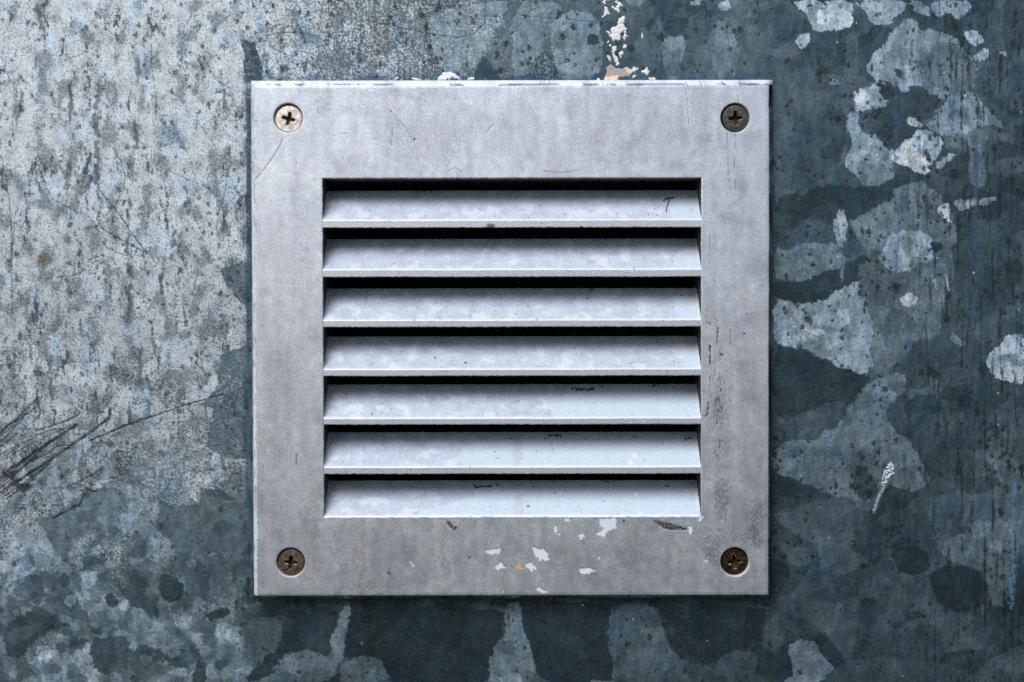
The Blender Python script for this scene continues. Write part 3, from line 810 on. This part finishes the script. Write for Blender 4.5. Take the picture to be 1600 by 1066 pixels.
    q = sstep(.22, .5, noise(u[i] / 26, v[i] / 30, 121) + .3 * noise(u[i] / 5, v[i] / 2, 122)) * sstep(1.6, .5, abs(v[i] - 132.4 - .6 * wd[i]))
    col[i] = mix(col[i], np.tile(lin(70, 72, 78), (i.size, 1)), .8 * q)
    for s in ("417,132 422,133", "430,133 438,133.5", "461,133 472,133.5", "583,133 604,133", "703,133 725,133.5", "780,133 800,133", "800,132.5 817,132.5", "845,127 843,133", "860,127 857,132.5",
              "836,132.5 873,132", "912,132.5 924,133", "994,132 1070,132", "1071,127 1074,134", "1092,126 1096,133", "1120,131 1134,132", "1126,126 1132,133", "1149,131 1184,132", "1155,127 1158,134"):
        j, d = line_dist(u, v, pts(s), 3)
        col[j] = mix(col[j], np.tile(lin(66, 70, 76), (j.size, 1)), .8 * sstep(1.2, .4, d + .5 * g[j]))
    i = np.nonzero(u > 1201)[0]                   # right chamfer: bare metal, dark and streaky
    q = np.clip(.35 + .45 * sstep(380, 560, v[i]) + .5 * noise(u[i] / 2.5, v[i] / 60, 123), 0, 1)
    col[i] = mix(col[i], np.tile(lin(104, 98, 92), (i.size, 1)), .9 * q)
    j, d = line_dist(u, v, pts("1203.5,134 1203.5,150 1202.5,166"), 5)
    col[j] = mix(col[j], np.tile(lin(34, 36, 38), (j.size, 1)), sstep(2.4, 1.2, d))
    i = np.nonzero(u < 400.5)[0]
    q = sstep(.1, .5, noise(u[i] / 3, v[i] / 18, 124)) * .5
    col[i] = mix(col[i], np.tile(lin(120, 116, 112), (i.size, 1)), q)
    strokes(col, hgt, u, v, [
        (4, .7, .9, (74, 74, 80), "218,765 205,805 190,830 160,880 130,920 100,960 68,998"), (4, .6, .65, (90, 92, 100), "830,670 828,740 820,820"),
        (4, .5, .45, (120, 120, 126), "410,560 415,610 425,650"), (4, .8, .5, (226, 232, 240), "800,490 815,570 830,620"), (4, .5, .55, (104, 106, 112), "820,615 860,660 900,710 950,790"),
        (4, .8, .35, (226, 232, 240), "1110,500 1105,600 1080,700 1085,800"), (5, .5, .55, (96, 98, 106), "1193,740 1197,830 1200,920 1215,1066"), (5, .5, .6, (92, 94, 100), "1240,740 1237,830 1235,900 1240,1066"),
        (5, .5, .55, (104, 106, 112), "965,490 975,600 985,700"), (5, .5, .45, (110, 112, 118), "60,480 85,550 110,610 180,740"), (5, .6, .3, (110, 108, 110), "20,480 60,560 120,660 170,740"),
        (13, .6, .75, (206, 212, 220), "262,465 340,500 400,525 455,555"), (13, .4, .6, (206, 212, 220), "465,590 465,640"), (10, .6, .5, (190, 196, 206), "550,390 620,440 700,520 790,565"), (10, .5, .4, (190, 196, 206), "520,420 560,530"),
        (16, .5, .55, (104, 106, 112), "1590,0 1592,200 1580,240"), (16, .5, .5, (104, 106, 112), "1450,480 1445,600 1440,700 1450,780"), (16, .5, .45, (104, 106, 112), "1490,820 1480,900 1475,1000"),
        (14, .6, .7, (84, 80, 80), "155,120 170,135 185,132"), (13, .5, .6, (90, 84, 84), "272,150 270,270"), (13, .5, .5, (90, 84, 84), "200,330 200,560"), (13, .5, .5, (90, 84, 84), "108,0 112,120"),
        (4, .8, .7, (110, 100, 92), "1355,730 1372,705 1390,690"), (4, .6, .6, (90, 90, 96), "1125,518 1135,528 1140,545"), (0, .9, .8, (60, 60, 66), "464,710 463,726"),
        (9, .8, .3, (196, 200, 208), "440,240 440,330 410,440 400,480"), (4, .6, .5, (90, 90, 96), "500,755 540,740 590,738"), (0, .7, .6, (120, 116, 118), "1152,140 1155,170"),
        (0, 1.0, .55, (120, 122, 130), "700,268 712,262 722,270"), (0, 1.0, .5, (120, 122, 130), "850,268 880,270 905,266")])
    dots(col, u, v, [(647.5, 217, 1.9, (30, 28, 32), 1), (611, 174, 1.5, (90, 92, 100), .8), (410, 720, 1.4, (226, 232, 240), .8), (422, 722, 1.4, (226, 232, 240), .8), (432, 722, 1.2, (226, 232, 240), .8),
                     (441, 723, 1.2, (226, 232, 240), .8), (523, 836, 1.6, (80, 78, 82), .8), (733, 871, 1.5, (50, 48, 52), .9), (975, 814, 2.2, (84, 64, 60), .9), (400, 189, 1.2, (90, 92, 100), .8)])
    return np.clip(col, .01, .9), np.clip(rough, .25, .9), np.clip(metal, 0, 1), hgt

BEV_T, BEV = 8.4, 7.0
def cut_axis(lo, hi, alo, ahi, blo, bhi):
    """grid lines with extra ones at the chamfer and at the opening (lo<hi)"""
    o0 = [lo - blo - .4, lo - blo - .2, lo - blo, lo - blo * .5, lo - .7, lo - .25]
    o1 = [hi + .25, hi + .7, hi + bhi * .5, hi + bhi, hi + bhi + .2, hi + bhi + .4]
    def rng(a, b):
        k = max(2, int(round((b - a) / STEP)))
        return list(np.linspace(a, b, k + 1))
    mid = rng(lo + .5, alo - .7) + [alo - .25, alo, alo + .25, alo + .5] + rng(alo + 1.5, ahi - 1.5) + [ahi - .5, ahi - .25, ahi, ahi + .25] + rng(ahi + .7, hi - .5)
    return np.array(o0 + mid + o1)

def make_frame():
    gx = cut_axis(FL, FR, AL, AR, BEV - .6, BEV - .4)
    gz = cut_axis(FB, FT, AB, AT, BEV - .6, BEV_T)[::-1]
    X, Z = np.meshgrid(gx, gz)
    # how far outside the front rectangle, in chamfer widths
    ox = np.maximum((FL - X) / (BEV - .6), (X - FR) / (BEV - .4))
    oz = np.maximum((FB - Z) / (BEV - .6), (Z - FT) / BEV_T)
    o = np.maximum(ox, oz)
    y = np.zeros_like(X)
    y = np.where(o > 0, np.clip(o, 0, 1) * 8.0, y)
    y = np.where((o > -.3) & (o <= 0.01), .15, y)
    y = np.where(o > 1.012, THICK * .75, y)
    y = np.where(o > 1.04, THICK + 1.0, y)
    # how far inside the opening
    i = np.minimum(np.minimum(X - AL, AR - X), np.minimum(Z - AB, AT - Z))
    y = np.where((i > -.3) & (i < .1), .25 + .3 * noise(X / 9, Z / 9, 140) * (i > -.1), y)
    y = np.where(i >= .2, 1.2, y)
    y = np.where(i >= .45, 98.0, y)
    x, z = X.ravel().copy(), Z.ravel().copy()
    y = y.ravel()
    # a cast, filed edge is never quite straight
    near = ((i > -3) & (i < .3)).ravel()
    wob = .55 * noise(x / 18, z / 18, 141) + .35 * noise(x / 6, z / 6, 142)
    horiz = (np.minimum(np.abs(Z - AB), np.abs(Z - AT)) < np.minimum(np.abs(X - AL), np.abs(X - AR))).ravel()
    z = np.where(near & horiz, z + wob * .6, z)
    x = np.where(near & ~horiz, x + wob * .6, x)
    u, v = vproj(x, y, z)
    yy = np.minimum(y, 8)
    u, v = vproj(x, yy, z)
    col, rough, metal, hgt = paint_frame(u, v)
    oo = o.ravel()
    shiny = (((z < FB) | (x > FR)) & (z < FT))            # lower chamfer's shade put into dark metal; right one is bare metal, darkened alike
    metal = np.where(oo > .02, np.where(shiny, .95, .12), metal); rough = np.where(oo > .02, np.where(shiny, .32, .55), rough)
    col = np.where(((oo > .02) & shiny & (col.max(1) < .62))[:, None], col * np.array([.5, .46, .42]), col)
    deep = (i.ravel() > .15)  # inner walls of the opening: their shade is put into a dark colour
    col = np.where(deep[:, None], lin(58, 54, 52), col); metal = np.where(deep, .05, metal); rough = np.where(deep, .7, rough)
    flat = (y < 1)
    y = y - np.where(flat, hgt * .5, 0)
    V = np.stack([x, y, z], 1)
    Q = grid_faces(*X.shape)
    qx, qz = x[Q].mean(1), z[Q].mean(1)
    drop = (np.minimum(np.minimum(qx - AL, AR - qx), np.minimum(qz - AB, AT - qz)) > .75)
    for hx, hz in HOLES:
        r = np.hypot(qx - hx, qz - hz)
        gone = r < HR
        drop |= gone
        edge = np.intersect1d(Q[gone].ravel(), Q[(~gone) & (r < HR + 6)].ravel())
        dx, dz = V[edge, 0] - hx, V[edge, 2] - hz
        rr = np.hypot(dx, dz)
        V[edge, 0] = hx + dx / rr * HR
        V[edge, 2] = hz + dz / rr * HR
        V[edge, 1] = .1
    Q = Q[~drop]
    # countersunk seats
    A = [V]; B = [Q]; CC = [col]; R = [rough]; MM = [metal]
    off = len(V)
    ns = 72
    prof = ((HR + .15, .15), (HR - .5, .5), (HR - 1.5, 5.6), (HR - 2.2, 12.0))
    for hx, hz in HOLES:
        a = np.linspace(0, 2 * np.pi, ns, endpoint=False)
        ring = np.concatenate([np.stack([hx + r * np.cos(a), np.full(ns, d), hz + r * np.sin(a)], 1) for r, d in prof])
        q = []
        for k in range(len(prof) - 1):
            for j in range(ns):
                j2 = (j + 1) % ns
                q.append((k * ns + j, k * ns + j2, (k + 1) * ns + j2, (k + 1) * ns + j))
        A.append(ring); B.append(np.array(q) + off); off += len(ring)
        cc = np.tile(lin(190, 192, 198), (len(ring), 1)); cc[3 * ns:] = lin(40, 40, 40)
        CC.append(cc); R.append(np.full(len(ring), .45)); MM.append(np.full(len(ring), .2))
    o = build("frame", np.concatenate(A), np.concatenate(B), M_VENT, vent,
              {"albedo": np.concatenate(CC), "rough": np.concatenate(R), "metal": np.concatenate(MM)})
    return o
make_frame()

# ------------------------------------------------------------------ louvre slats
SMOOTH = [  # smooth paint left on the slats
 (16, "1120,280 1180,243 1345,250 1380,430 1170,430 1110,350"), (16, "1160,740 1200,670 1250,640 1380,650 1380,815 1180,815"),
 (18, "1170,130 1200,100 1260,120 1380,130 1380,300 1230,300 1170,220"), (18, "1255,560 1300,510 1380,520 1380,690 1255,690"),
 (18, "480,785 700,775 1000,800 1200,850 1380,880 1380,1080 200,1080 300,900 350,820"), (20, "150,0 1390,0 1390,172 450,172 200,120"),
 (20, "-10,290 150,285 350,300 420,268 500,255 600,300 750,310 900,268 1050,270 1390,330 1390,560 -10,560"), (19, "1170,470 1250,380 1500,330 1610,320 1610,560 1250,550"),
 (20, "-10,690 150,670 400,650 700,660 1000,640 1390,690 1390,950 -10,950"), (19, "870,900 1000,860 1300,780 1300,690 1500,665 1610,680 1610,950 850,950"),
]
LIPS = [343.8, 421.1, 500.2, 577.0, 653.6, 730.0, 807.2]
LIPB = [355.5, 432.6, 510.7, 587.3, 663.2, 740.4]

def paint_slat(u, v, front, dep):
    n = u.size
    wc, wd = noise(u / 5, v / 4, 151), noise(u / 5, v / 4, 152)
    g = noise(u / 1.9, v / 1.9, 153); g2 = noise(u / 3.6, v / 3.4, 154)
    a = fbm(u / 22, v / 16, 155, 4)
    col = lin(178, 191, 210)[None] * (1 + .13 * g + .10 * g2 + .14 * a)[:, None]
    t = sstep(.05, .5, fbm(u / 30, v / 18, 156, 3))
    col = mix(col, np.tile(lin(212, 223, 239), (n, 1)), .55 * t * (1 - front))
    rough = .62 + .05 * a
    metal = np.full(n, .12)
    hgt = .12 * g * (1 - front) + .08 * g2
    sm = np.zeros(n, bool)
    for z, s in SMOOTH:
        i = inside(u + 3.2 * wc + 1.2 * g, v + 2.6 * wd + 1.2 * g2, tr(z, s)); sm[i] = True
    sm &= front < .5
    hol = (.9 * noise(u / 28, v / 9, 157) + .42 * noise(u / 6, v / 3.4, 158)) > (1.22 - .80 * sstep(26, 54, dep))
    sm2 = sm & ~hol
    ptint = lin(188, 205, 223) * (1 + .035 * a)[:, None]
    col = np.where(sm2[:, None], ptint, col)
    rough = np.where(sm2, .42, rough); metal = np.where(sm2, .05, metal); hgt = np.where(sm2, .3, hgt)
    bare = sm & hol
    col = np.where(bare[:, None], lin(74, 80, 88), col)
    # lip: smoother, greyer
    metal = metal + (.80 - metal) * np.clip(front, 0, 1); rough = rough + (.45 - rough) * np.clip(front, 0, 1)
    fc = lin(180, 187, 199)[None] * (1 + .08 * g + .07 * a + .06 * g2)[:, None]
    dk = sstep(.3, .8, noise(u / 14, v / 4, 159) + .3 * g2)
    fc = mix(fc, np.tile(lin(120, 124, 132), (n, 1)), .35 * dk)
    col = mix(col, fc, front)
    # highlight painted along the edge where the slat turns into the lip
    col = mix(col, np.tile(lin(226, 230, 238), (n, 1)), np.where((dep < 2.2) & (dep > .02), .45, 0))
    d, r = worley(u / 16, v / 14, 160)
    t = np.where(r < .10, sstep(.10, .04, d), 0)
    col = mix(col, np.tile(lin(56, 60, 70), (n, 1)), .8 * t)
    strokes(col, None, u, v, [(16, 1.5, 1, (24, 32, 44), "1085,268 1110,252 1165,246"), (16, 1.1, 1, (24, 32, 44), "1128,260 1120,300 1106,330 1112,356"), (16, .7, .8, (60, 64, 76), "725,370 715,378"),
                              (18, .6, .8, (40, 46, 60), "1165,190 1158,215 1163,235"), (15, .5, .7, (80, 84, 96), "600,436 640,425 660,405"), (15, .6, .6, (90, 94, 106), "645,755 655,790")])
    dots(col, u, v, [(680, 559, 1.6, (40, 48, 66), 1), (727.5, 567, 2.0, (40, 48, 66), 1), (664, 569, 1, (60, 60, 70), .8), (690, 573, 1, (60, 60, 70), .8), (541, 616.5, 1.5, (20, 24, 30), 1),
                     (581, 647, 1.4, (40, 46, 56), 1), (625, 708, 1.2, (60, 60, 66), .9), (765, 353.5, 5, (86, 92, 100), .9), (770, 353.5, 4, (86, 92, 100), .9), (908, 355, 2.4, (20, 22, 24), 1), (1075, 650.5, 1.6, (50, 54, 60), .9),
                     (838, 705, 1.4, (90, 100, 110), .8), (825, 791, 2.2, (60, 74, 90), .9), (944.5, 783, 1.2, (40, 50, 60), .9), (896, 337, 1.2, (60, 64, 72), .8), (1013, 336, 1.4, (60, 64, 72), .8), (1027, 336.5, 1.4, (50, 56, 66), .9),
                     (985, 722, 5, (240, 240, 244), .4), (992, 712, 4, (236, 238, 244), .4), (994, 772, 3, (240, 242, 246), .7), (1000, 803, 4, (240, 242, 246), .4), (918, 466, 2.5, (110, 86, 76), .7), (925, 452, 4, (80, 64, 58), .6),
                     (985, 661, 3, (240, 240, 244), .7), (1008, 659, 3, (236, 238, 244), .7), (530, 453, 3, (170, 176, 184), .6), (898, 544, 1.3, (60, 66, 76), .8)])
    return np.clip(col, .01, .9), np.clip(rough, .3, .9), metal, hgt

def make_slat(k):
    _, ztop = vunproj(800, LIPS[k])
    # profile: (depth, height above the lip's upper edge, is it the lip front)
    run, rise = 58.0, 49.0
    prof = []
    if k < 6:
        _, zb = vunproj(800, LIPB[k])
        lip = ztop - zb
        for t in np.linspace(1, 0, 9):
            prof.append((run * t + 1.2, rise * t - lip - .2 - 1.5 * (t > 0) - 1.0 * (t > .1), 0.0))
        prof += [(.35, -lip, 1.0), (.05, -lip + .5, 1.0)]
        for zz in np.linspace(-lip + 1.2, -.9, 8):
            prof.append((.05, zz, 1.0))
        prof += [(.12, -.4, .6), (.5, .15, 0.0), (1.2, .9, 0.0)]
    else:
        prof += [(.4, -.3, 0.0), (.9, .3, 0.0), (1.3, 1.0, 0.0)]
    sag = 4.0
    for t in np.linspace(0.03, 1, 46)[1:]:
        prof.append((1.2 + run * t, .9 + rise * t - sag * math.sin(math.pi * min(1, t * 1.1)) * 0, 0.0))
    P = np.array(prof)
    nx = int((AR - AL) / STEP)
    gx = np.linspace(AL + .1, AR - .1, nx)
    X = np.tile(gx, (len(P), 1))
    Y = np.repeat(P[:, :1], nx, 1)
    Zr = np.repeat(P[:, 1:2], nx, 1)
    F = np.repeat(P[:, 2:3], nx, 1)
    seed = 170 + 5 * k
    Zz = ztop + Zr
    if k < 6:
        edge = (Y < 3)
        bend = .5 * noise(gx / 130, gx * 0 + k, seed) + .22 * noise(gx / 14, gx * 0 + k, seed + 1) + .15 * noise(gx / 4, gx * 0 + k, seed + 2)
        fade = np.clip(np.minimum(gx - AL, AR - gx) / 20, 0, 1)
        Zz = Zz + np.where(edge, (bend * fade)[None], 0)
        low = (Zr < -6) & (Y < 3)
        nick = .5 * noise(gx / 9, gx * 0 + k, seed + 3)
        Zz = Zz + np.where(low, (nick * fade)[None], 0)
    # fillet where the slat runs into the cheeks of the frame
    s = 1.0 - np.clip((np.minimum(X - AL, AR - X)) / 5.0, 0, 1)
    Y = Y - np.where((Y > 3) & (F < .5) & (np.arange(len(P))[:, None] > 9), s * s * 2.5, 0)
    x, y, z = X.ravel(), Y.ravel(), Zz.ravel()
    u, v = vproj(x, y, z)
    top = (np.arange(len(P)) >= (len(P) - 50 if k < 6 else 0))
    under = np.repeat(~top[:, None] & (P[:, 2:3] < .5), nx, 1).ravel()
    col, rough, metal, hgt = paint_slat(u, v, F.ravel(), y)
    col[under] = lin(70, 70, 72)        # undersides coloured dark to deepen the shade in the gaps
    y = y - np.where(under, 0, hgt * .45 * np.clip(1 - .6 * F.ravel(), 0, 1))
    Q = grid_faces(len(P), nx)[:, ::-1]
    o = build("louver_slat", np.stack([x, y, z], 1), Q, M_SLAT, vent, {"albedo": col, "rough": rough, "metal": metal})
    if k >= 4:
        o["label"] = ["slat with a patch of smooth bluish paint on its right half", "slat with dark flaked paint along its upper right edge", "lowest slat with smooth bluish paint on its right half"][k - 4]
    elif k == 0:
        o["label"] = "topmost slat with a dark crack in its paint at the right end"
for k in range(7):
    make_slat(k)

# ------------------------------------------------------------------ duct behind the slats
def make_duct():
    x0, x1, z0, z1, y0, y1 = AL - 8, AR + 8, AB - 4, AT + 8, 98.5, 480.0
    v = np.array([(x0, y0, z0), (x1, y0, z0), (x1, y0, z1), (x0, y0, z1), (x0, y1, z0), (x1, y1, z0), (x1, y1, z1), (x0, y1, z1)], float)
    q = np.array([(0, 1, 5, 4), (1, 2, 6, 5), (2, 3, 7, 6), (3, 0, 4, 7), (4, 5, 6, 7)])
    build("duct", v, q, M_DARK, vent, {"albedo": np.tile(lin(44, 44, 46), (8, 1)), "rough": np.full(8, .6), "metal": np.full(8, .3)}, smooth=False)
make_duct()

# ------------------------------------------------------------------ screws
SCREWS = [  # photo centre, turn of the cross, tilt x, tilt z, base colour, metal, roughness, depth, label
 ((451.0, 185.8), -14, 0.0, 0.0, (220, 213, 205), .3, .45, 4.4, "bright pale steel screw head with a black cross recess"),
 ((1149.3, 184.9), 4, 2.0, 0.0, (84, 86, 80), .75, .40, 4.2, "tarnished dark steel screw head with rusty cross recess"),
 ((454.6, 878.9), -3, 1.0, -4.0, (98, 89, 76), .7, .42, 4.2, "bronze brown screw head with a dark scratch"),
 ((1147.9, 877.9), 9, 4.0, 2.0, (54, 46, 32), .75, .40, 6.0, "dark brown screw head sunk deepest in its seat"),
]
def make_screw(k):
    (pu, pv), turn, tx, tz, base, met, rgh, depth, label = SCREWS[k]
    cx, cz = vunproj(pu, pv, depth)
    R0 = 21.4
    st = .55
    a = np.arange(-R0 - 2, R0 + 2.01, st)
    X, Z = np.meshgrid(a, a[::-1])
    r = np.hypot(X, Z)
    t = math.radians(turn)
    cxr = X * math.cos(t) + Z * math.sin(t)
    czr = -X * math.sin(t) + Z * math.cos(t)
    wob = .7 * noise(X / 3 + 9 * k, Z / 3, 201) + .4 * noise(X / 1.4, Z / 1.4 + 7 * k, 202)
    arm = 10.2 + .5 * k % 1
    hw = 2.9
    ax, az = np.abs(cxr), np.abs(czr)
    # signed distance to a cross whose arms narrow a little outwards
    def bar(p, q):
        ww = hw - .06 * p
        return np.maximum(p - arm, q - ww)
    sd = np.minimum(bar(ax, az), bar(az, ax)) + .45 * wob
    cone = np.clip(1.15 - r / 14, .25, 1)
    dep = 9.5 * cone * sstep(.55, -1.1, sd)
    dish = -.5 * sstep(R0, 12, r) + .25 * sstep(9, 5, r)
    edge = 2.6 * sstep(R0 - 1.6, R0, r) ** 1.5
    y = dish + edge + np.where(r < 15, dep, 0)
    raised = sstep(1.8, .2, np.abs(sd - .9)) * sstep(-.1, .3, sd) * (.5 if k else .2)
    y = y - raised * np.clip(noise(X / 4 + k, Z / 4, 203) + .5, 0, 1)
    g = noise(X / 1.6 + 5 * k, Z / 1.6, 204); g2 = fbm(X / 7 + 3 * k, Z / 7, 205, 3)
    col = lin(*base)[None, None] * (1 + .10 * g + .42 * g2)[..., None]
    ang = np.arctan2(Z, X)
    col = col * (1 + .06 * noise(r / 1.1, ang * 1.5, 206))[..., None]     # turning marks
    rust = sstep(.05, .5, noise(X / 4 + 11 * k, Z / 4, 207) + .5 * sstep(7, 1, np.abs(sd)) - .15) * (.35 if k == 0 else .7)
    col = mix(col, np.broadcast_to(lin(92, 62, 24), col.shape), rust * sstep(6, .5, np.abs(sd)))
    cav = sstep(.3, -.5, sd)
    col = mix(col, np.broadcast_to(lin(36, 28, 24), col.shape), .93 * cav)   # cross recess coloured near black
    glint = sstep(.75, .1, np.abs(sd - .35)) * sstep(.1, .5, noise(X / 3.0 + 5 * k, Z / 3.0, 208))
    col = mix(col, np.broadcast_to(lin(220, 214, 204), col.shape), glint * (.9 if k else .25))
    met_a = np.full(X.shape, met) * (1 - .8 * cav) * (1 - .8 * rust)
    rg = rgh + .12 * g2 + .3 * cav
    if k == 2:
        i, d = line_dist(X.ravel(), Z.ravel(), [(-14.5, -11.5), (-8, -12), (-4, -10), (-3, -5)], 3)
        cf = col.reshape(-1, 3); cf[i] = mix(cf[i], np.tile(lin(26, 24, 22), (i.size, 1)), sstep(1.1, .4, d)); col = cf.reshape(col.shape)
    x, z = X.ravel().copy(), Z.ravel().copy()
    y = y.ravel()
    Q = grid_faces(*X.shape)
    qr = np.hypot(x[Q].mean(1), z[Q].mean(1))
    gone = qr > R0
    edgei = np.intersect1d(Q[gone].ravel(), Q[~gone].ravel())
    rr = np.hypot(x[edgei], z[edgei])
    x[edgei] *= R0 / rr; z[edgei] *= R0 / rr; y[edgei] = 2.6
    Q = Q[~gone]
    V = [np.stack([x, y, z], 1)]; B = [Q]
    # the conical underside, and the shank in the wall
    ns = 48
    aa = np.linspace(0, 2 * np.pi, ns, endpoint=False)
    prof = ((R0, 2.6), (R0 - .3, 3.4), (10.0, 14.0), (9.0, 40.0), (.5, 46.0))
    V.append(np.concatenate([np.stack([p * np.cos(aa), np.full(ns, d), p * np.sin(aa)], 1) for p, d in prof]))
    off = len(x)
    B.append(np.array([(off + q * ns + j, off + q * ns + (j + 1) % ns, off + (q + 1) * ns + (j + 1) % ns, off + (q + 1) * ns + j) for q in range(len(prof) - 1) for j in range(ns)]))
    nv = ns * len(prof)
    cA = np.concatenate([col.reshape(-1, 3), np.tile(lin(60, 54, 48), (nv, 1))])
    o = build("screw", np.concatenate(V), np.concatenate(B), M_SCREW, vent,
              {"albedo": np.clip(cA, .004, .9), "rough": np.concatenate([np.clip(rg.ravel(), .2, .9), np.full(nv, .5)]), "metal": np.concatenate([met_a.ravel(), np.full(nv, .5)])})
    o.location = (cx * U, depth * U, cz * U)
    o.rotation_euler = (math.radians(tx), 0, math.radians(tz))
    o["label"] = label
for k in range(4):
    make_screw(k)
